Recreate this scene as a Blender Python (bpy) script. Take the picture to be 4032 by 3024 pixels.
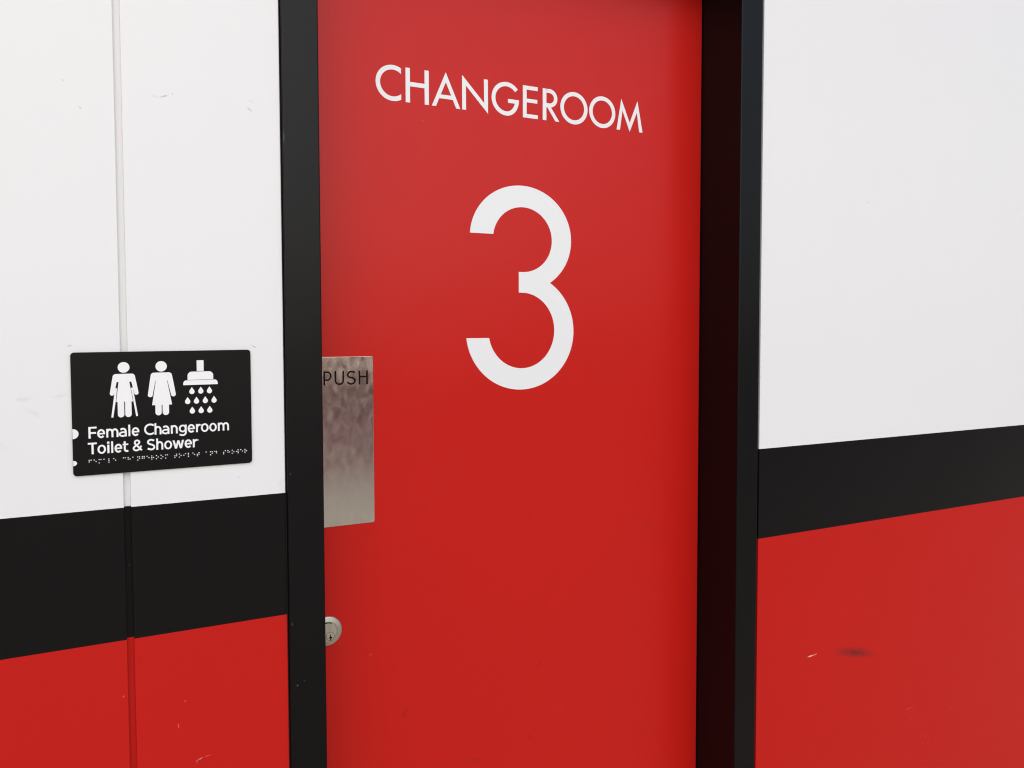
import bpy, bmesh, math, random
from mathutils import Vector, Matrix, geometry
random.seed(3)
scene = bpy.context.scene
for o in list(bpy.data.objects):
    bpy.data.objects.remove(o, do_unlink=True)
COL = scene.collection
EYE = 1.45                                   # eye height above the paving, metres

# ------------------------------------------------------------------ camera
cd = bpy.data.cameras.new('camera')
cam = bpy.data.objects.new('camera', cd)
COL.objects.link(cam)
cd.sensor_width = 36.0
cd.lens = 3171.0 / 4032.0 * 36.0
cd.shift_x = 6.0 / 4032.0
cd.shift_y = -67.66 / 4032.0
cd.clip_start = 0.02
cd.clip_end = 5000
Rr = Vector((0.88966596, -0.45660712, -0.00210063))
Uu = Vector((0.02233135, 0.03891514, 0.99899295))
Ff = Vector((0.45606555, 0.88881694, -0.04481813))
cam.matrix_world = Matrix(((Rr.x, Uu.x, -Ff.x, 0.0), (Rr.y, Uu.y, -Ff.y, -1.28),
                           (Rr.z, Uu.z, -Ff.z, EYE), (0, 0, 0, 1)))
scene.camera = cam

# ------------------------------------------------------------------ sky, sun, exposure
SUN_EL, SUN_AZ = math.radians(32), math.radians(190)     # the sun stands behind the camera to the left, veiled by cloud
world = bpy.data.worlds.new('World')
scene.world = world
world.use_nodes = True
nt = world.node_tree
nt.nodes.clear()
out = nt.nodes.new('ShaderNodeOutputWorld')
bg = nt.nodes.new('ShaderNodeBackground')
sky = nt.nodes.new('ShaderNodeTexSky')
sky.sky_type = 'NISHITA'
sky.sun_disc = False
sky.sun_elevation = SUN_EL
sky.sun_rotation = SUN_AZ
sky.air_density = 1.0
sky.dust_density = 1.5
sky.ozone_density = 1.0
hs = nt.nodes.new('ShaderNodeHueSaturation')            # thin overcast: the blue is washed out by cloud
hs.inputs['Saturation'].default_value = 1.0
nt.links.new(sky.outputs[0], hs.inputs['Color'])
nt.links.new(hs.outputs[0], bg.inputs['Color'])
nt.links.new(bg.outputs[0], out.inputs['Surface'])
bg.inputs['Strength'].default_value = 0.10

sd = bpy.data.lights.new('sun', 'SUN')
sd.energy = 0.9
sd.angle = math.radians(88)
sd.color = (0.945, 0.978, 1.0)
sun = bpy.data.objects.new('sun', sd)
COL.objects.link(sun)
to_sun = Vector((math.sin(SUN_AZ) * math.cos(SUN_EL), math.cos(SUN_AZ) * math.cos(SUN_EL), math.sin(SUN_EL)))
sun.rotation_euler = to_sun.to_track_quat('Z', 'Y').to_euler()
sun.location = (0, -6, 8)

vs = scene.view_settings
vs.view_transform = 'Standard'
vs.look = 'None'
vs.gamma = 1.0
vs.use_curve_mapping = False
scene.cycles.filter_width = 1.15
vs.exposure = 0.61

# ------------------------------------------------------------------ helpers
def link(name, me, mat=None, parent=None):
    o = bpy.data.objects.new(name, me)
    COL.objects.link(o)
    if mat is not None:
        me.materials.append(mat)
    if parent is not None:
        o.parent = parent
    return o

def origin_of(parent):
    p = Vector((0, 0, 0))
    while parent is not None:
        p += parent.location
        parent = parent.parent
    return p

def mk(name, bm, mat, parent=None, label=None, smooth=False):
    """bm in world metres -> one object with its origin at its own middle."""
    lo = Vector((min(v.co.x for v in bm.verts), min(v.co.y for v in bm.verts), min(v.co.z for v in bm.verts)))
    hi = Vector((max(v.co.x for v in bm.verts), max(v.co.y for v in bm.verts), max(v.co.z for v in bm.verts)))
    c = (lo + hi) / 2
    for v in bm.verts:
        v.co -= c
    bmesh.ops.recalc_face_normals(bm, faces=bm.faces[:])
    for f in bm.faces:
        f.smooth = smooth
    me = bpy.data.meshes.new(name)
    bm.to_mesh(me)
    bm.free()
    o = link(name, me, mat, parent)
    o.location = c - origin_of(parent)
    if label:
        o['label'] = label
    return o

def thing(name, label, cat, loc, group=None):
    o = bpy.data.objects.new(name, None)
    o.empty_display_size = 0.1
    COL.objects.link(o)
    o.location = loc
    o['label'] = label
    o['category'] = cat
    o['kind'] = 'thing'
    if group:
        o['group'] = group
    return o

def box_bm(x0, x1, y0, y1, z0, z1, bev=0.0, seg=2):
    bm = bmesh.new()
    bmesh.ops.create_cube(bm, size=1.0)
    for v in bm.verts:
        v.co = Vector((x0 + (v.co.x + .5) * (x1 - x0), y0 + (v.co.y + .5) * (y1 - y0), z0 + (v.co.z + .5) * (z1 - z0)))
    if bev:
        bmesh.ops.bevel(bm, geom=bm.edges[:], offset=bev, segments=seg, affect='EDGES', profile=0.5)
    return bm

def prism(polys, y_front, y_back):
    """Union of flat polygons (mm, in the wall's x/z) made solid between two depths."""
    vs_, fs = [], []
    for p in polys:
        a = sum(p[i][0] * p[(i + 1) % len(p)][1] - p[(i + 1) % len(p)][0] * p[i][1] for i in range(len(p)))
        if abs(a) < 1e-9:
            continue
        if a < 0:
            p = p[::-1]
        b = len(vs_)
        vs_ += [Vector((q[0], q[1])) for q in p]
        fs.append(list(range(b, b + len(p))))
    r = geometry.delaunay_2d_cdt(vs_, [], fs, 3, 1e-4)
    ov, of, src = r[0], r[2], r[5]
    bm = bmesh.new()
    bv = [bm.verts.new((v.x / 1000, y_front, v.y / 1000 + EYE)) for v in ov]
    faces = []
    for f, s in zip(of, src):
        if s:
            try:
                faces.append(bm.faces.new([bv[i] for i in f]))
            except ValueError:
                pass
    for v in [v for v in bm.verts if not v.link_faces]:
        bm.verts.remove(v)
    ex = bmesh.ops.extrude_face_region(bm, geom=faces)
    for g in ex['geom']:
        if isinstance(g, bmesh.types.BMVert):
            g.co.y = y_back
    return bm

def arc(cx, cz, rx, rz, a0, a1, n=24):
    return [(cx + rx * math.cos(math.radians(a0 + (a1 - a0) * i / n)), cz + rz * math.sin(math.radians(a0 + (a1 - a0) * i / n))) for i in range(n + 1)]

def band(outer, inner):
    return [[outer[i], outer[i + 1], inner[i + 1], inner[i]] for i in range(len(outer) - 1)]

def stroke(pts, w):
    """Constant-width line through pts as quads with mitred joins."""
    h = w / 2
    L, Rt = [], []
    n = len(pts)
    for i, p in enumerate(pts):
        d0 = d1 = None
        if i > 0:
            d0 = Vector((p[0] - pts[i - 1][0], p[1] - pts[i - 1][1])).normalized()
        if i < n - 1:
            d1 = Vector((pts[i + 1][0] - p[0], pts[i + 1][1] - p[1])).normalized()
        d = d0 if d1 is None else d1 if d0 is None else (d0 + d1).normalized()
        k = 1.0
        if d0 is not None and d1 is not None:
            k = 1 / max(0.5, d.dot(d0))
        nx, nz = -d.y * h * k, d.x * h * k
        L.append((p[0] + nx, p[1] + nz))
        Rt.append((p[0] - nx, p[1] - nz))
    return band(L, Rt)

def rect(x0, x1, z0, z1):
    return [(x0, z0), (x1, z0), (x1, z1), (x0, z1)]

def rrect(x0, x1, z0, z1, r=3, n=6):
    return (arc(x1 - r, z1 - r, r, r, 0, 90, n) + arc(x0 + r, z1 - r, r, r, 90, 180, n)
            + arc(x0 + r, z0 + r, r, r, 180, 270, n) + arc(x1 - r, z0 + r, r, r, 270, 360, n))

def shift(polys, dx=0.0, dz=0.0, tilt=0.0, x0=0.0):
    return [[(q[0] + dx, q[1] + dz + tilt * (q[0] + dx - x0)) for q in p] for p in polys]

# ------------------------------------------------------------------ materials
def paint(name, rgb, rough=0.35, peel=0.10, scale=900, var=0.03, marks=(), spec=0.5, dirt=None, dust=0.0):
    """Painted surface: colour with faint unevenness, orange-peel relief and its own scuffs and chips."""
    m = bpy.data.materials.new(name)
    m.use_nodes = True
    t = m.node_tree
    N, Lk = t.nodes, t.links
    p = N['Principled BSDF']
    p.inputs['Specular IOR Level'].default_value = spec
    geo = N.new('ShaderNodeNewGeometry')
    big = N.new('ShaderNodeTexNoise')
    big.inputs['Scale'].default_value = 2.3
    big.inputs['Detail'].default_value = 5
    big.inputs['Roughness'].default_value = 0.6
    Lk.new(geo.outputs['Position'], big.inputs['Vector'])
    mix = N.new('ShaderNodeMix')
    mix.data_type = 'RGBA'
    mix.inputs['A'].default_value = (*[c * (1 - var) for c in rgb], 1)
    mix.inputs['B'].default_value = (*[min(1, c * (1 + var)) for c in rgb], 1)
    Lk.new(big.outputs['Fac'], mix.inputs['Factor'])
    col = mix.outputs['Result']
    if dirt:                                   # faint smudges
        sm = N.new('ShaderNodeTexNoise')
        sm.inputs['Scale'].default_value = 9
        sm.inputs['Detail'].default_value = 8
        sm.inputs['Roughness'].default_value = 0.68
        Lk.new(geo.outputs['Position'], sm.inputs['Vector'])
        mr = N.new('ShaderNodeMapRange')
        mr.inputs['From Min'].default_value = 0.56
        mr.inputs['From Max'].default_value = 0.80
        mr.inputs['To Max'].default_value = dirt[1]
        Lk.new(sm.outputs['Fac'], mr.inputs['Value'])
        mx = N.new('ShaderNodeMix')
        mx.data_type = 'RGBA'
        mx.inputs['B'].default_value = (*dirt[0], 1)
        Lk.new(mr.outputs['Result'], mx.inputs['Factor'])
        Lk.new(col, mx.inputs['A'])
        col = mx.outputs['Result']
    if dust:                                   # tiny pale specks
        vo = N.new('ShaderNodeTexVoronoi')
        vo.inputs['Scale'].default_value = 26
        Lk.new(geo.outputs['Position'], vo.inputs['Vector'])
        mr = N.new('ShaderNodeMapRange')
        mr.inputs['From Min'].default_value = 0.034
        mr.inputs['From Max'].default_value = 0.018
        mr.inputs['To Max'].default_value = dust
        Lk.new(vo.outputs['Distance'], mr.inputs['Value'])
        sel = N.new('ShaderNodeMath')
        sel.operation = 'GREATER_THAN'
        sel.inputs[1].default_value = 0.72
        sp = N.new('ShaderNodeSeparateColor')
        Lk.new(vo.outputs['Color'], sp.inputs[0])
        Lk.new(sp.outputs[0], sel.inputs[0])
        mu = N.new('ShaderNodeMath')
        mu.operation = 'MULTIPLY'
        Lk.new(mr.outputs['Result'], mu.inputs[0])
        Lk.new(sel.outputs[0], mu.inputs[1])
        mx = N.new('ShaderNodeMix')
        mx.data_type = 'RGBA'
        mx.inputs['B'].default_value = (0.55, 0.42, 0.38, 1)
        Lk.new(mu.outputs[0], mx.inputs['Factor'])
        Lk.new(col, mx.inputs['A'])
        col = mx.outputs['Result']
    if marks:
        wob = N.new('ShaderNodeTexNoise')
        wob.inputs['Scale'].default_value = 160
        wob.inputs['Detail'].default_value = 4
        Lk.new(geo.outputs['Position'], wob.inputs['Vector'])
    for (x, z, a, b, ang, mc, amt, soft) in marks:      # mm, mm, half sizes mm, degrees
        if amt < 0.8:
            a, b, amt = a * 0.8, b * 0.8, amt * 0.7
        mp = N.new('ShaderNodeMapping')
        mp.vector_type = 'TEXTURE'
        mp.inputs['Location'].default_value = (x / 1000, 0, z / 1000 + EYE)
        mp.inputs['Rotation'].default_value = (0, -math.radians(ang), 0)
        mp.inputs['Scale'].default_value = (a / 1000, 1000, b / 1000)
        Lk.new(geo.outputs['Position'], mp.inputs['Vector'])
        ln = N.new('ShaderNodeVectorMath')
        ln.operation = 'LENGTH'
        Lk.new(mp.outputs[0], ln.inputs[0])
        ad = N.new('ShaderNodeMath')
        ad.operation = 'MULTIPLY_ADD'
        ad.inputs[1].default_value = 1.6
        Lk.new(wob.outputs['Fac'], ad.inputs[0])
        Lk.new(ln.outputs['Value'], ad.inputs[2])
        mr = N.new('ShaderNodeMapRange')
        mr.inputs['From Min'].default_value = 1.8 + soft * 0.2
        mr.inputs['From Max'].default_value = 1.7 - soft
        mr.inputs['To Max'].default_value = amt
        Lk.new(ad.outputs[0], mr.inputs['Value'])
        mx = N.new('ShaderNodeMix')
        mx.data_type = 'RGBA'
        mx.inputs['B'].default_value = (*mc, 1)
        Lk.new(mr.outputs['Result'], mx.inputs['Factor'])
        Lk.new(col, mx.inputs['A'])
        col = mx.outputs['Result']
    Lk.new(col, p.inputs['Base Color'])
    rg = N.new('ShaderNodeMapRange')
    rg.inputs['To Min'].default_value = rough - 0.05
    rg.inputs['To Max'].default_value = rough + 0.05
    Lk.new(big.outputs['Fac'], rg.inputs['Value'])
    Lk.new(rg.outputs['Result'], p.inputs['Roughness'])
    fine = N.new('ShaderNodeTexNoise')
    fine.inputs['Scale'].default_value = scale
    fine.inputs['Detail'].default_value = 2
    Lk.new(geo.outputs['Position'], fine.inputs['Vector'])
    bp = N.new('ShaderNodeBump')
    bp.inputs['Strength'].default_value = peel
    bp.inputs['Distance'].default_value = 0.0006
    Lk.new(fine.outputs['Fac'], bp.inputs['Height'])
    wav = N.new('ShaderNodeTexNoise')
    wav.inputs['Scale'].default_value = 7
    wav.inputs['Detail'].default_value = 3
    Lk.new(geo.outputs['Position'], wav.inputs['Vector'])
    b2 = N.new('ShaderNodeBump')
    b2.inputs['Strength'].default_value = 0.5
    b2.inputs['Distance'].default_value = 0.0012
    Lk.new(wav.outputs['Fac'], b2.inputs['Height'])
    Lk.new(bp.outputs['Normal'], b2.inputs['Normal'])
    Lk.new(b2.outputs['Normal'], p.inputs['Normal'])
    return m

GREY = (0.22, 0.21, 0.20)
white_marks = [
    (-34.4, 347, 2.0, 1.2, -50, GREY, .75, .5), (-13.7, 312, 1.6, 2.4, 10, GREY, .6, .6),
    (94.5, 341.5, 9.0, 1.5, 22, GREY, .75, .6), (106, 346, 1.2, 2.4, -12, GREY, .5, .5), (82, 340, 6, 1.6, -10, GREY, .3, .9),
    (215, 337, 8.0, 1.6, -38, GREY, .7, .6), (217, 349, 8.0, 1.4, -20, GREY, .3, .8),
    (-34.4, -19.8, 4.5, 1.4, 8, GREY, .7, .6), (216, -24, 5.5, 1.4, -28, GREY, .6, .6),
    (190, -224, 3.6, 1.3, 12, GREY, .5, .7),
    (-92, -93, 14, 4, 4, (0.42, 0.38, 0.34), .32, 1.0), (-47.5, -90, 12, 3.5, 10, (0.42, 0.38, 0.34), .30, 1.0),
    (-80, -112, 16, 5, -30, (0.42, 0.38, 0.34), .22, 1.0), (-128, -150, 22, 9, -40, (0.5, 0.45, 0.38), .25, 1.0),
    (1586, 293.5, 1.4, 4.2, 12, GREY, .65, .5), (2157, 312, 1.6, 4.4, 10, GREY, .65, .5),
    (253, -240, 6, 14, 0, (0.55, 0.55, 0.54), .35, 1.0)]
PALE = (0.62, 0.30, 0.26)
WHT = (0.75, 0.66, 0.60)
DRK = (0.10, 0.016, 0.016)
red_marks = [
    (1568, -757, 66, 11.5, -13, (0.075, 0.018, 0.02), .80, .9),
    (1423, -738, 12, 1.5, 4, WHT, .9, .5), (1439, -737, 4.5, 1.8, 30, WHT, .6, .6),
    (1766, -934, 19, 1.2, 6, PALE, .6, .7), (1770, -962, 17, 1.1, 6, PALE, .4, .8), (1924, -970, 1.5, 9, 6, PALE, .5, .6),
    (1819, -1035, 2.6, 2.6, 0, PALE, .6, .6), (1848, -1046, 16, 1.3, -34, PALE, .3, .8),
    (2010, -1100, 3, 2.4, 0, PALE, .5, .6), (2120, -1104, 2.6, 2.2, 0, PALE, .5, .6),
    (23.1, -533, 2.0, 1.5, 30, PALE, .7, .6), (106.6, -558, 2.2, 1.4, 40, PALE, .6, .6),
    (96.3, -593.8, 1.3, 5.0, 6, PALE, .6, .6), (126.2, -652, 6, 1.4, 16, WHT, .5, .8), (127, -655, 9, 2.0, 12, DRK, .5, .8),
    (137, -650, 7, 1.0, 10, PALE, .45, .7), (121.2, -655.3, 1.2, 4.0, 5, PALE, .5, .6)]
door_marks = [
    (432.1, -589, 4, 1.4, 40, PALE, .5, .6), (494.3, -716, 9, 7, -55, DRK, .55, 1.0), (500, -708, 7, 3, 30, DRK, .5, .9),
    (475, -626, 5, 4, 0, DRK, .35, .9), (783, -675, 15, 6, 55, DRK, .30, 1.0), (718, -760, 2.2, 9, 15, DRK, .45, .8),
    (760, -820, 10, 6, 30, DRK, .35, 1.0), (642, -838, 24, 5, 8, DRK, .35, 1.0), (836, -778, 22, 4, 22, (0.6, 0.06, 0.05), .25, 1.0),
    (560, -835, 26, 8, -8, DRK, .20, 1.0), (540, 385, 1.6, 1.6, 0, PALE, .4, .6), (861, -40, 1.3, 1.3, 0, PALE, .5, .5)]
SPK = (0.42, 0.42, 0.42)
frame_marks = [(1190.6, -1003, 2.2, 2.2, 0, SPK, .7, .6), (1192, -1105, 2.4, 1.6, 30, SPK, .4, .7), (273, -566, 1.6, 1.6, 0, SPK, .6, .6),
               (284, -560, 1.3, 1.3, 0, SPK, .3, .7), (266, -465, 1.0, 3.5, 0, SPK, .4, .7), (266.5, -225, 1.0, 2.5, 0, SPK, .5, .7),
               (1146, 460, 2.2, 1.4, 30, SPK, .4, .7), (264, 300, 0.9, 14, 0, SPK, .35, .8)]
RED = (0.530, 0.0120, 0.0080)
M_WHITE = paint('white_wall_paint', (0.80, 0.795, 0.795), .36, .10, 700, .012, white_marks, spec=.3, dirt=((0.6, 0.56, 0.5), .05))
M_RED = paint('red_wall_paint', RED, .32, .06, 800, .03, red_marks, spec=.18, dirt=((0.33, 0.012, 0.01), .10), dust=.20)
M_BLACK = paint('black_wall_paint', (0.0048, 0.0045, 0.0045), .28, .06, 800, .06, spec=.20, dust=.10)
M_DOOR = paint('red_door_paint', RED, .30, .06, 650, .03, door_marks, spec=.20, dirt=((0.33, 0.012, 0.01), .16))
M_FRAME = paint('black_frame_coating', (0.0042, 0.0038, 0.0038), .34, .06, 900, .06, frame_marks, spec=.18, dust=.16)
M_SEAL = paint('black_sealant', (0.004, 0.004, 0.004), .7, .4, 500, .2)
M_VINYL = paint('white_vinyl', (0.80, 0.805, 0.81), .32, .04, 500, .01)
M_SIGN = paint('black_sign_plastic', (0.0050, 0.0043, 0.0043), .40, .05, 1500, .05, spec=.14)
M_RAISED = paint('white_raised_plastic', (0.86, 0.86, 0.86), .40, .02, 900, .01)
M_ENGRAVE = paint('black_engraving_fill', (0.004, 0.002, 0.002), .5, .05, 900, .05, spec=.08)

def steel(name, rgb, rough, smudge):
    m = bpy.data.materials.new(name)
    m.use_nodes = True
    t = m.node_tree
    N, Lk = t.nodes, t.links
    p = N['Principled BSDF']
    p.inputs['Metallic'].default_value = 1.0
    geo = N.new('ShaderNodeNewGeometry')
    mp = N.new('ShaderNodeMapping')
    mp.inputs['Scale'].default_value = (1.0, 1.0, 0.62)
    Lk.new(geo.outputs['Position'], mp.inputs['Vector'])
    n1 = N.new('ShaderNodeTexNoise')
    n1.inputs['Scale'].default_value = 75
    n1.inputs['Detail'].default_value = 4
    n1.inputs['Roughness'].default_value = 0.5
    n1.inputs['Distortion'].default_value = 0.5
    Lk.new(mp.outputs[0], n1.inputs['Vector'])
    cr = N.new('ShaderNodeMapRange')
    cr.inputs['From Min'].default_value = 0.32
    cr.inputs['From Max'].default_value = 0.72
    Lk.new(n1.outputs['Fac'], cr.inputs['Value'])
    mx = N.new('ShaderNodeMix')
    mx.data_type = 'RGBA'
    mx.inputs['A'].default_value = (*[c * (1 - smudge) for c in rgb], 1)
    mx.inputs['B'].default_value = (*[min(1, c * (1 + smudge)) for c in rgb], 1)
    Lk.new(cr.outputs['Result'], mx.inputs['Factor'])
    Lk.new(mx.outputs['Result'], p.inputs['Base Color'])
    rr = N.new('ShaderNodeMapRange')
    rr.inputs['To Min'].default_value = rough - 0.03
    rr.inputs['To Max'].default_value = rough + 0.03
    Lk.new(cr.outputs['Result'], rr.inputs['Value'])
    Lk.new(rr.outputs['Result'], p.inputs['Roughness'])
    br = N.new('ShaderNodeMapping')
    br.inputs['Scale'].default_value = (2600, 2600, 30)
    Lk.new(geo.outputs['Position'], br.inputs['Vector'])
    n2 = N.new('ShaderNodeTexNoise')
    n2.inputs['Scale'].default_value = 1
    Lk.new(br.outputs[0], n2.inputs['Vector'])
    bp = N.new('ShaderNodeBump')
    bp.inputs['Strength'].default_value = 0.02
    bp.inputs['Distance'].default_value = 0.0002
    Lk.new(n2.outputs['Fac'], bp.inputs['Height'])
    Lk.new(bp.outputs['Normal'], p.inputs['Normal'])
    return m

M_STEEL = steel('brushed_steel', (0.84, 0.78, 0.69), 0.16, 0.07)
M_NICKEL = steel('satin_nickel', (0.56, 0.52, 0.44), 0.50, 0.08)

def ground_mat(name, a, b, rough=0.85, scale=3.0):
    m = bpy.data.materials.new(name)
    m.use_nodes = True
    t = m.node_tree
    N, Lk = t.nodes, t.links
    p = N['Principled BSDF']
    p.inputs['Roughness'].default_value = rough
    geo = N.new('ShaderNodeNewGeometry')
    n1 = N.new('ShaderNodeTexNoise')
    n1.inputs['Scale'].default_value = scale
    n1.inputs['Detail'].default_value = 10
    n1.inputs['Roughness'].default_value = 0.65
    Lk.new(geo.outputs['Position'], n1.inputs['Vector'])
    mx = N.new('ShaderNodeMix')
    mx.data_type = 'RGBA'
    mx.inputs['A'].default_value = (*a, 1)
    mx.inputs['B'].default_value = (*b, 1)
    Lk.new(n1.outputs['Fac'], mx.inputs['Factor'])
    Lk.new(mx.outputs['Result'], p.inputs['Base Color'])
    n2 = N.new('ShaderNodeTexNoise')
    n2.inputs['Scale'].default_value = 180
    Lk.new(geo.outputs['Position'], n2.inputs['Vector'])
    bp = N.new('ShaderNodeBump')
    bp.inputs['Strength'].default_value = 0.4
    bp.inputs['Distance'].default_value = 0.003
    Lk.new(n2.outputs['Fac'], bp.inputs['Height'])
    Lk.new(bp.outputs['Normal'], p.inputs['Normal'])
    return m

M_CONC = ground_mat('pale_concrete', (0.48, 0.40, 0.29), (0.60, 0.51, 0.38))
M_REFL_WALL = ground_mat('reflection_wall_red', (0.46, 0.10, 0.085), (0.54, 0.13, 0.115))  # for the wall added behind the camera as a reflection
M_TRACK = ground_mat('red_brown_track', (0.17, 0.032, 0.027), (0.23, 0.05, 0.042))

# ------------------------------------------------------------------ ground
def sheet(name, x0, x1, y0, y1, z, mat):
    bm = bmesh.new()
    bm.faces.new([bm.verts.new(q) for q in ((x0, y0, z), (x1, y0, z), (x1, y1, z), (x0, y1, z))])
    o = mk(name, bm, mat)
    o['kind'] = 'structure'
    return o
sheet('running_track', -600, 600, -900, 600, -0.004, M_TRACK)
sheet('concrete_path', -40, 40, -6.3, 3.0, 0.0, M_CONC)
bw = mk('reflection_wall', box_bm(-45, 60, -15.3, -15.0, 0.0, 1.9, 0.01), M_REFL_WALL)   # unseen wall, added only to give the push plate something red to reflect
bw['kind'] = 'structure'

# ------------------------------------------------------------------ the clad wall
# the face of the boards stands at y = 6 mm; the frame is 6 mm proud of it
YW, YB, TOP = 0.006, 0.026, 2.75
Z_WB, Z_BR = EYE - 0.2551, EYE - 0.4500
wall = thing('wall', 'white clad wall with black stripe and red base around the doorway', 'wall', (0.75, 0.02, 0.0))
JOINT_D = 0.0088

def boards(name, x0, x1, y0, y1, zs=(0.012, Z_BR, Z_WB, TOP), b=0.0009):
    """One full-height board: its white upper field with the black and red painted fields under it."""
    def col(z0, z1):
        bm = box_bm(x0, x1, y0, y1, z0, z1)
        if b:
            es = [e for e in bm.edges if abs(e.verts[0].co.z - e.verts[1].co.z) > 1e-4 and max(e.verts[0].co.y, e.verts[1].co.y) < y0 + 1e-5]
            bmesh.ops.bevel(bm, geom=es, offset=b, segments=2, affect='EDGES', profile=0.5)
        return bm
    w = mk(name, col(zs[2], zs[3]), M_WHITE, wall, label='white upper field' if b else None)
    mk('black_stripe', col(zs[1], zs[2]), M_BLACK, w, label='black painted stripe')
    mk('red_base', col(zs[0], zs[1]), M_RED, w, label='red painted lower field')
    return w

boards('wall_panel', -1.1795, 0.0295, YW, YB)
boards('wall_panel', 0.0387, 0.2596, YW, YB)
boards('wall_panel', 1.2599, 2.4600, YW, YB)
boards('wall_panel', 2.4692, 3.6692, YW, YB)
boards('wall_panel', -2.3887, -1.1887, YW, YB)
for (x0, x1) in ((0.0295, 0.0387), (2.4600, 2.4692), (-1.1887, -1.1795)):
    boards('joint_strip', x0, x1, YW + JOINT_D, YB, b=0)
mk('wall_panel', box_bm(0.2635, 1.2560, YW, YB, 2.272, TOP, 0.0009), M_WHITE, wall)
mk('wall_core', box_bm(-2.3887, 0.2550, YB + .001, 0.20, 0.012, TOP), M_SEAL, wall)
mk('wall_core', box_bm(1.2640, 3.6692, YB + .001, 0.20, 0.012, TOP), M_SEAL, wall)
mk('wall_core', box_bm(0.2560, 1.2630, YB + .001, 0.20, 2.275, TOP), M_SEAL, wall)

# ------------------------------------------------------------------ door frame
frame = thing('doorway', 'black metal frame around the recessed red door', 'door frame', (0.756, 0.07, 0.0))
DY = 0.1213                                   # depth of the door's face behind the face of the frame
ZH = 2.2080                                   # under side of the head
def jamb(x0, x1):
    return box_bm(x0, x1, 0.0, 0.190, 0.0, ZH + 0.060, 0.0022, 3)
mk('jamb', jamb(0.2620, 0.3194), M_FRAME, frame)
mk('jamb', jamb(1.1929, 1.2506), M_FRAME, frame)
mk('head', box_bm(0.3196, 1.1927, 0.0, 0.190, ZH, ZH + 0.060, 0.0022, 3), M_FRAME, frame)
mk('door_stop', box_bm(0.3196, 0.3340, DY + 0.046, 0.186, 0.0, ZH - 0.001, 0.001), M_FRAME, frame)
mk('door_stop', box_bm(1.1783, 1.1927, DY + 0.046, 0.186, 0.0, ZH - 0.001, 0.001), M_FRAME, frame)
mk('door_stop', box_bm(0.3342, 1.1781, DY + 0.046, 0.186, ZH - 0.0145, ZH - 0.001, 0.001), M_FRAME, frame)
# sealant in the gap between frame and boards
mk('seal', box_bm(0.2597, 0.2618, 0.0105, 0.0255, 0.0, 2.24), M_SEAL, frame)
mk('seal', box_bm(1.2508, 1.2598, 0.0105, 0.0255, 0.0, 2.24), M_SEAL, frame)

# ------------------------------------------------------------------ door
door = thing('door', 'red door lettered CHANGEROOM 3 in white, with steel push plate', 'door', (0.756, DY + 0.02, 0.0))
mk('door_leaf', box_bm(0.3214, 1.1910, DY, DY + 0.044, 0.010, ZH - 0.003, 0.0012), M_DOOR, door)
YV = DY - 0.0004                              # vinyl lettering lies 0.4 mm proud

BX, BZ, BT = 507.0, 413.9, 0.0044             # baseline start, height, tilt
def C_():
    cx, cz, r, q = 482.6, 30.8, 31.9, 23.7
    ao, ai = math.degrees(math.acos(15.7 / r)), math.degrees(math.acos(15.7 / q))
    return band(arc(cx, cz, r, r, ao, 360 - ao, 48), arc(cx, cz, q, q, ai, 360 - ai, 48))
def G_():
    cx, cz = 711.5, 30.9
    g = band(arc(cx, cz, 31.9, 31.9, 39.5, 270, 40), arc(cx, cz, 23.8, 23.8, 39, 270, 40))
    g += band(arc(cx, cz, 27.2, 31.9, 270, 346, 14), arc(cx, cz, 18.9, 23.8, 270, 343, 14))
    g += [[(714.7, 23.9), (cx + 18.0, 23.9), (cx + 26.4, 23.2), (738.7, 31.3), (714.7, 31.3)]]
    return g
def ring(cx, cz, r, w, n=56):
    return band(arc(cx, cz, r, r, 0, 360, n), arc(cx, cz, r - w, r - w, 0, 360, n))
HEAD = [
    ('C', C_()),
    ('H', [rect(506.9, 515.2, 0, 61.7), rect(543.5, 551.7, 0, 61.7), rect(514, 545, 29.2, 37.1)]),
    ('A', [[(557.6, 0), (565.6, 0), (585.5, 46), (585.4, 63.6)], [(614.5, 0), (606.2, 0), (585.5, 46), (585.4, 63.6)],
           [(569, 15.1), (602, 15.1), (600, 22.2), (572, 22.2)]]),
    ('N', [[(618.4, 0), (626.3, 0), (626.2, 44.8), (618.3, 63.8)], [(618.3, 63.8), (626.2, 44.8), (672, -2.1), (663.9, 17.1)],
           [(663.9, 17.1), (672, -2.1), (671.8, 61.7), (663.5, 61.7)]]),
    ('G', G_()),
    ('E', [rect(747.2, 755.5, 0, 61.7), rect(755, 780.2, 54.2, 61.7), rect(755, 779.3, 29.8, 36.9), rect(755, 780.4, 0, 7.3)]),
    ('R', [rect(791.5, 799.8, 0, 61.7)] + stroke([(798, 57.8), (807, 57.8)] + arc(807, 43.8, 14.0, 14.0, 88, -88, 22) + [(807, 29.8), (798, 29.8)], 7.8)
     + [[(801.5, 26.2), (810.2, 26.2), (829.4, 0), (820.3, 0)]]),
    ('O', ring(863.8, 30.9, 32.0, 8.2)),
    ('O', ring(931.7, 30.9, 31.9, 8.2)),
    ('M', [[(967.0, 0), (975.4, 0), (981.5, 40.1), (978.5, 63.9)], [(978.5, 63.9), (981.5, 40.1), (999.9, -1.4), (999.8, 16.9)],
           [(1019.4, 63.6), (1018.0, 40.3), (999.9, -1.4), (999.8, 16.9)], [(1032.9, 0), (1024.2, 0), (1018.0, 40.3), (1019.4, 63.6)]])]
for ch, polys in HEAD:
    mk('letter', prism(shift(polys, 0, BZ, BT, BX), YV, DY + 0.0002), M_VINYL, door, label='white letter ' + ch)

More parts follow.
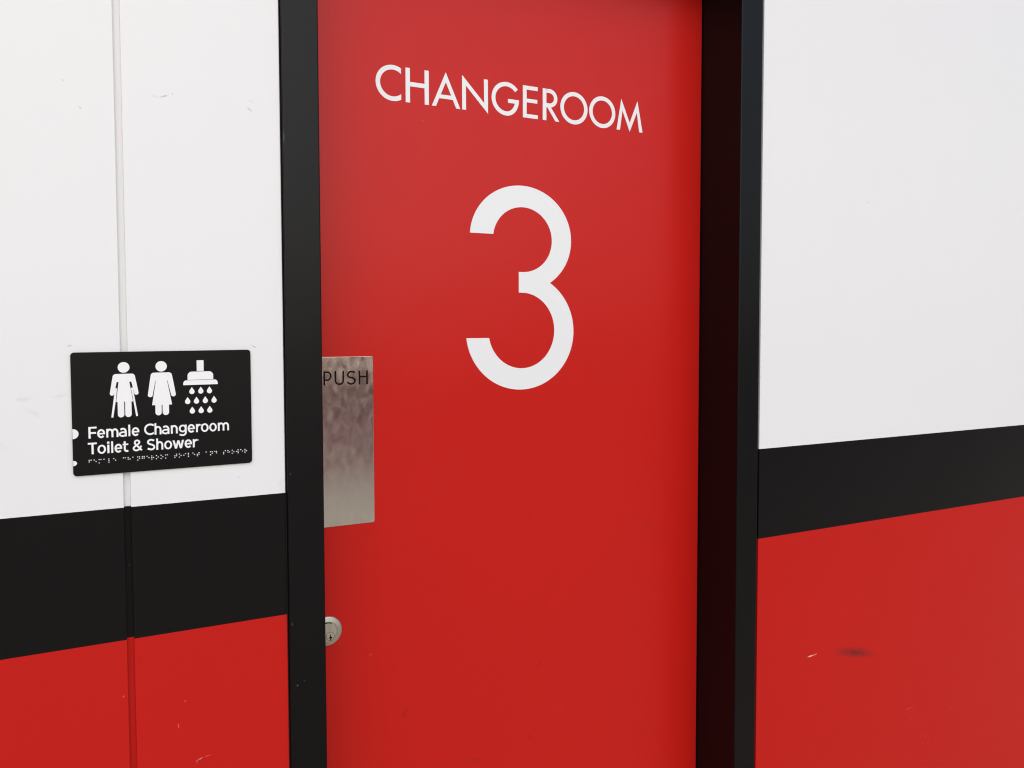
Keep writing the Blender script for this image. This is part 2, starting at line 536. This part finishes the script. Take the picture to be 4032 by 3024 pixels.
def three():
    # upper and lower bowls are ellipses; outer outline then inner outline back
    def ang(cx, cz, a, b, x, z):
        return math.degrees(math.atan2((z - cz) / b, (x - cx) / a))
    uo, lo = (745, 180, 112, 102.7), (743.5, -1.5, 119.5, 114.5)
    ui, li = (747, 178, 65.2, 63.1), (744.6, 0.3, 73.3, 74.3)
    p = arc(*uo, 176.6, ang(*uo, 808.5, 94.2), 60)
    p += arc(*lo, ang(*lo, 808.8, 93.8), -173.8, 70)
    p += arc(*li, -169.0, 90, 60)
    p += [(737.6, 74.6), (737.6, 115.0)]
    p += arc(*ui, -90, 172.6, 60)
    return [p]
mk('numeral', prism(shift(three(), 0, 0, 0.002, 745), YV, DY + 0.0002), M_VINYL, door, label='large white numeral 3')

# push plate with engraved word
plate = mk('push_plate', prism([rrect(341.3, 440.6, -346.0, -45.4, 3.0)], DY - 0.0018, DY + 0.0002), M_STEEL, door, label='brushed steel push plate, smudged, engraved PUSH')
def bevel_front(o, w=0.0006):
    bm = bmesh.new()
    bm.from_mesh(o.data)
    y = min(v.co.y for v in bm.verts)
    es = [e for e in bm.edges if all(abs(v.co.y - y) < 1e-6 for v in e.verts) and any(abs(f.normal.y) < .5 for f in e.link_faces)]
    bmesh.ops.bevel(bm, geom=es, offset=w, segments=2, affect='EDGES', profile=0.5)
    bm.to_mesh(o.data)
    bm.free()
bevel_front(plate, 0.0004)
PW = 3.0
PUSH = [
    ('P', [rect(350.6, 353.6, 0, 24.6)] + stroke([(352, 23.2), (357.8, 23.2)] + arc(357.8, 16.35, 5.6, 6.85, 85, -85, 16) + [(357.8, 9.5), (352, 9.5)], 2.8)),
    ('U', stroke([(371.8, 24.7), (371.8, 8.5)] + arc(378.8, 8.2, 7.0, 6.9, 180, 360, 22)[1:-1] + [(385.8, 8.5), (385.8, 24.7)], PW)),
    ('S', stroke([(406.9, 21.4)] + arc(401.0, 17.6, 6.9, 5.7, 60, 205, 16) + [(397.0, 13.3), (400.5, 12.5), (403.8, 11.5)]
                 + arc(400.1, 7.0, 6.8, 5.8, 30, -140, 18)[2:] + [(392.7, 4.1)], PW)),
    ('H', [rect(413.6, 416.6, 0, 24.9), rect(427.5, 430.5, 0, 24.8), rect(416, 428, 12.3, 14.9)])]
for ch, polys in PUSH:
    mk('letter', prism(shift(polys, 0, -95.1, 0, 0), DY - 0.0020, DY - 0.0016), M_ENGRAVE, plate, label='black letter ' + ch)

# deadlock: rose, raised inner face, key plug, keyhole
LX, LZ = 351.6, -531.7
def lathe(cx, cz, prof, n=64):
    bm = bmesh.new()
    rings = []
    for (r, y) in prof:
        rings.append([bm.verts.new((cx / 1000 + r / 1000 * math.cos(2 * math.pi * i / n), DY - y / 1000, EYE + cz / 1000 + r / 1000 * math.sin(2 * math.pi * i / n))) for i in range(n)])
    for a, b in zip(rings, rings[1:]):
        for i in range(n):
            bm.faces.new([a[i], a[(i + 1) % n], b[(i + 1) % n], b[i]])
    bm.faces.new(rings[-1])
    return bm
lock = mk('lock_rose', lathe(LX, LZ, [(26.6, -0.2), (26.6, 2.0), (25.9, 3.2), (24.6, 3.9), (18.0, 5.2), (17.4, 4.6), (17.0, 4.6), (16.5, 5.6), (15.8, 6.0)]), M_NICKEL, door, label='round satin nickel lock rose')
PX, PZ = 356.0, -540.3
mk('plug_gap', lathe(PX, PZ, [(7.6, 5.9), (7.6, 6.06)], 40), M_ENGRAVE, lock, label='dark gap around the key plug')
mk('key_plug', lathe(PX, PZ, [(7.1, 5.9), (7.1, 6.35), (6.8, 6.5)], 40), M_NICKEL, lock)
kh = [[(355.5, -537.2), (357.2, -537.2), (357.4, -541.0), (359.4, -541.8), (359.3, -544.3), (357.6, -544.6), (356.0, -543.6), (353.6, -544.2), (354.4, -542.0), (355.7, -540.8)],
      [(354.9, -544.0), (356.6, -544.0), (357.4, -547.6), (355.6, -547.6)]]
mk('keyhole', prism(kh, DY - 0.00658, DY - 0.0060), M_ENGRAVE, lock, label='black keyhole')
mk('lock_slot', prism(stroke(arc(LX, LZ, 13.6, 16.2, 58, 116, 14), 1.5), DY - 0.00606, DY - 0.0055), M_ENGRAVE, lock, label='dark slot above the plug')

# ------------------------------------------------------------------ braille sign
ST, SX = 0.0046, 87.7
sign = thing('sign', 'black braille sign with white figures, shower symbol and text on the white wall', 'sign', (0.0877, 0.004, EYE - 0.2035))
YS = 0.0025                                   # face of the sign
sp = mk('sign_plate', prism(shift([rrect(-33.95, 209.3, -203.5, -28.75, 5.0, 8)], 0, 0, ST, SX), YS, 0.0059), M_SIGN, sign)
bevel_front(sp, 0.0007)
def raised(name, polys, parent, label=None, h=0.7):
    return mk(name, prism(shift(polys, 0, 0, ST, SX), YS - h / 1000, YS + 0.0003), M_RAISED, parent, label)

def disc(cx, cz, r, n=36):
    return arc(cx, cz, r, r, 0, 360, n)[:-1]
def torso(xl, xr, zt, xs_l, xs_r, za, xa_l, xa_r):
    p = [(xa_l, za), (xs_l, zt - 4.9)]
    p += [(xs_l + 4.4 * (1 - math.cos(t)), zt - 4.9 + 4.9 * math.sin(t)) for t in [math.pi / 2 * i / 7 for i in range(1, 8)]]
    p += [(xs_r - 4.4 * (1 - math.cos(t)), zt - 4.9 + 4.9 * math.sin(t)) for t in [math.pi / 2 * i / 7 for i in range(7, 0, -1)]]
    p += [(xs_r, zt - 4.9), (xa_r, za)]
    return p
def arm(x_out_top, x_in_top, zt, x_out, x_in, zb):
    """Tapered arm with a round hand end."""
    cx, r = (x_out + x_in) / 2, abs(x_in - x_out) / 2
    a = arc(cx, zb, r, r, 180, 360, 10)
    if x_out > x_in:
        return [(x_in_top, zt)] + a + [(x_out_top, zt)]
    return [(x_out_top, zt)] + a + [(x_in_top, zt)]
def leg(x0, x1, zt, zb):
    r = (x1 - x0) / 2
    return [(x1, zt), (x0, zt)] + arc((x0 + x1) / 2, zb + r, r, r, 180, 360, 14)

man = raised('ambulant_pictogram', [
    torso(0, 0, -60.5, 18.5, 47.8, -72.0, 17.3, 49.1),
    arm(17.3, 23.7, -71.9, 14.6, 20.4, -88.4), arm(49.1, 42.7, -71.9, 51.9, 46.1, -88.4),
    [(26.1, -71.9), (40.1, -71.9), (44.4, -100.7), (22.5, -100.7)], leg(24.3, 32.75, -100.4, -123.1), leg(33.95, 42.35, -100.4, -123.1)], sign, 'white walking figure with two crutches')
raised('head', [disc(33.1, -51.25, 7.65)], man)
raised('crutch', [[(21.5, -80.9), (24.0, -80.9), (22.15, -98.4), (18.4, -122.8), (15.8, -122.6)]], man)
raised('crutch', [[(42.0, -80.9), (44.5, -80.9), (50.6, -121.8), (48.1, -122.6), (44.75, -99.0)]], man)
woman = raised('woman_pictogram', [
    torso(0, 0, -60.1, 68.3, 97.2, -71.8, 67.2, 98.5),
    arm(67.2, 74.7, -71.6, 64.1, 70.6, -92.5), arm(98.5, 90.8, -71.6, 101.9, 95.3, -92.5),
    [(75.2, -71.6), (90.3, -71.6), (96.5, -107.6), (69.5, -107.6)], leg(73.8, 82.2, -107.3, -122.8), leg(83.5, 92.2, -107.3, -122.8)], sign, 'white figure of a woman in a skirt')
raised('head', [disc(82.75, -51.0, 7.65)], woman)
def dome(x0, x1, z0, z1, r, rz):
    return [(x0, z0), (x1, z0)] + arc(x1 - r, z1 - rz, r, rz, 0, 90, 10) + arc(x0 + r, z1 - rz, r, rz, 90, 180, 10)
shower = raised('shower_pictogram', [dome(118.5, 154.5, -72.3, -60.1, 6.0, 6.2)], sign, 'white shower head with ten drops')
raised('shower_pipe', [rect(131.5, 141.2, -59.3, -43.4)], shower)
raised('shower_rim', [dome(112.3, 160.8, -79.9, -72.85, 4.2, 5.2)], shower)
def drop(x, z):
    r = 3.7
    c = z - 10.4 + r
    return [[(x, z)] + arc(x, c, r, r, 152, 388, 18)]
for (x, z) in ((124.2, -83.2), (136.6, -83.0), (148.8, -83.0), (118.0, -97.8), (130.3, -97.8), (142.7, -97.6), (155.1, -97.5), (124.2, -112.3), (136.6, -112.3), (148.8, -112.3)):
    raised('water_drop', drop(x, z), shower)
raised('locator_dot', [arc(-33.6, -143.4, 7.6, 7.1, -90, 90, 18)], sign, 'large white half dot on the left edge')
raised('locator_dot', [arc(-33.6, -184.9, 4.7, 3.7, -90, 90, 14)], sign, 'small white half dot on the left edge')

# --- sign lettering, built from strokes; each glyph is (x0, x1) wide, baseline 0, x-height 12.4, cap 16.5
SW = 2.55
h = SW / 2
def g_e(a, b):
    cx, rx = (a + b) / 2, (b - a) / 2 - h
    pts = [(cx + rx, 5.2)] + arc(cx, 6.1, rx, 5.1, 5, 318, 36)
    return stroke(pts[1:], SW) + [rect(a + 1.6, b - 0.15, 4.95, 7.05)]
def g_o(a, b):
    cx, rx = (a + b) / 2, (b - a) / 2
    return band(arc(cx, 6.15, rx, 6.45, 0, 360, 40), arc(cx, 6.15, rx - SW, 6.45 - SW + .2, 0, 360, 40))
def arch(x0, x1, z=12.45, top=12.5):
    cx, r = (x0 + x1) / 2, (x1 - x0) / 2
    return stroke(arc(cx, top - h - 4.4, r, 4.4, 168, 0, 18) + [(x1, 0)], SW)
def g_n(a, b):
    return [rect(a, a + SW, 0, 12.3)] + arch(a + h, b - h)
def g_m(a, b):
    m = (a + b) / 2 + 0.05
    return [rect(a, a + SW, 0, 12.3)] + arch(a + h, m) + arch(m, b - h)
def g_h(a, b):
    return [rect(a, a + SW, 0, 16.7)] + arch(a + h, b - h)
def g_l(a, b):
    return [rect(a, a + SW, 0, 16.7)]
def g_a(a, b):
    x = b - h
    p = stroke([(a + 1.1, 10.4)] + arc((a + x) / 2 + .3, 6.9, (x - a) / 2 - .3, 4.5, 122, 0, 16) + [(x, 0)], SW)
    p += stroke(arc(x - 3.4, 3.6, 4.65, 2.75, 80, 290, 20), 2.4)
    p += [rect(x - 3.4, x, 5.1, 7.4), [(x - 2.6, 0.05), (x, 2.5), (x, 4.0), (x - 3.0, 2.2)]]
    return p
def g_r(a, b):
    return [rect(a, a + SW, 0, 12.3)] + stroke(arc(b + .2, 5.9, b + .2 - a - h, 5.3, 168, 92, 12) + [(b, 11.25)], SW)
def g_g(a, b):
    cx, rx = (a + b - .2) / 2, (b - a) / 2
    ry = 5.65
    p = band(arc(cx, 6.75, rx, ry, 0, 360, 36), arc(cx, 6.75, rx - SW, ry - 2.3, 0, 360, 36))
    x = b - h
    p += stroke([(x, 12.3), (x, 1.3)] + arc(x - 4.3, 0.9, 4.3, 4.1, -4, -112, 16) + [(a + .7, -2.0)], SW)
    return p
def g_C(a, b):
    cx, r = a + 8.2, 8.2
    return stroke(arc(cx, 8.3, r - h, 7.1, 47, 313, 36), SW)
def g_F(a, b):
    return [rect(a, a + 2.75, 0, 16.5), rect(a + 2, b, 14.0, 16.5), rect(a + 2, b - .8, 6.4, 8.9)]
def g_T(a, b):
    c = (a + b) / 2 + .15
    return [rect(c - 1.38, c + 1.38, 0, 15), rect(a, b, 14.0, 16.4)]
def g_i(a, b):
    return [rect(a + .1, b - .1, 0, 12.1), rrect(a - .1, b + .1, 13.6, 16.6, .5, 3)]
def g_t(a, b):
    x = a + 2.75
    return stroke([(x, 15.6), (x, 4.0)] + arc(x + 2.9, 3.9, 2.9, 2.65, 182, 275, 10) + [(b - .1, 1.65)], SW) + [rect(a, b, 9.95, 12.1)]
def g_w(a, b):
    w = b - a
    x = [a + 1.35, a + w * .285, a + w * .505, a + w * .72, b - 1.35]
    p = []
    for (p0, p1) in (((x[0], 12.3), (x[1], 0)), ((x[1], 0), (x[2], 12.0)), ((x[2], 12.0), (x[3], 0)), ((x[3], 0), (x[4], 12.3))):
        p.append([(p0[0] - 1.4, p0[1]), (p0[0] + 1.4, p0[1]), (p1[0] + 1.4, p1[1]), (p1[0] - 1.4, p1[1])])
    return p
def g_S(a, b):
    cx = (a + b) / 2
    return stroke([(b - 1.1, 14.1)] + arc(cx, 12.0, 4.0, 3.3, 55, 215, 16) + [(cx - 1.2, 8.9), (cx + 1.6, 8.0)]
                  + arc(cx + .3, 4.6, 4.0, 3.4, 42, -130, 18) + [(a + .9, 2.6)], SW)
def g_amp(a, b):
    t = 2.4
    return (stroke([(b - 1.0, 1.0), (a + 2.9, 11.2)] + arc(a + 5.9, 12.9, 2.95, 2.75, 205, -50, 22) + [(a + 3.6, 7.5)]
                   + arc(a + 4.9, 4.3, 3.75, 3.1, 125, 300, 18) + [(a + 8.6, 2.9), (b - 1.4, 7.6)], t))
LINE1 = [('F', g_F, -13.7, -3.3), ('e', g_e, -2.7, 7.4), ('m', g_m, 8.8, 24.5), ('a', g_a, 26.0, 35.3), ('l', g_l, 37.4, 40.1), ('e', g_e, 41.8, 51.9),
         ('C', g_C, 58.1, 70.4), ('h', g_h, 72.0, 81.4), ('a', g_a, 82.7, 92.1), ('n', g_n, 94.1, 103.5), ('g', g_g, 105.1, 115.9), ('e', g_e, 117.2, 127.4),
         ('r', g_r, 128.9, 135.2), ('o', g_o, 135.8, 146.6), ('o', g_o, 147.6, 158.2), ('m', g_m, 159.9, 175.9)]
LINE2 = [('T', g_T, -14.8, -3.4), ('o', g_o, -2.8, 8.0), ('i', g_i, 9.6, 12.5), ('l', g_l, 14.7, 17.4), ('e', g_e, 19.0, 29.0), ('t', g_t, 29.5, 36.9),
         ('&', g_amp, 42.6, 55.5), ('S', g_S, 61.5, 72.3), ('h', g_h, 73.9, 83.3), ('o', g_o, 84.6, 95.4), ('w', g_w, 96.1, 111.8), ('e', g_e, 112.6, 122.8), ('r', g_r, 124.0, 130.7)]
for line, base in ((LINE1, -150.95), (LINE2, -173.45)):
    for ch, fn, a, b in line:
        raised('letter', shift(fn(a, b), 0, base), sign, 'white raised ' + ('ampersand' if ch == '&' else 'letter ' + ch))

# braille: the same words, one dome per dot, joined (about 1.6 mm each)
BR = dict(zip('abcdefghijklmnopqrstuvxyz', '1 12 14 145 15 124 1245 125 24 245 13 123 134 1345 135 1234 12345 1235 234 2345 136 1236 1346 13456 1356'.split()))
BR['w'] = '2456'
bm = bmesh.new()
for i, ch in enumerate('female changeroom toilet and shower'):
    if ch == ' ':
        continue
    for d in BR[ch]:
        k = int(d) - 1
        x = -13.6 + 6.245 * i + 2.4 * (k // 3)
        z = -181.95 - 2.33 * (k % 3)
        z += ST * (x - SX)
        prev = None
        for (r, y) in ((.88, -.0002), (.80, .0004), (.50, .0008), (.15, .0009)):
            cur = [bm.verts.new((x / 1000 + r / 1000 * math.cos(2 * math.pi * j / 10), YS - y, EYE + z / 1000 + r / 1000 * math.sin(2 * math.pi * j / 10))) for j in range(10)]
            if prev:
                for j in range(10):
                    bm.faces.new([prev[j], prev[(j + 1) % 10], cur[(j + 1) % 10], cur[j]])
            prev = cur
        bm.faces.new(prev)
bd = mk('braille_dots', bm, M_RAISED, sign, label='row of white braille dots', smooth=True)
bd['kind'] = 'stuff'
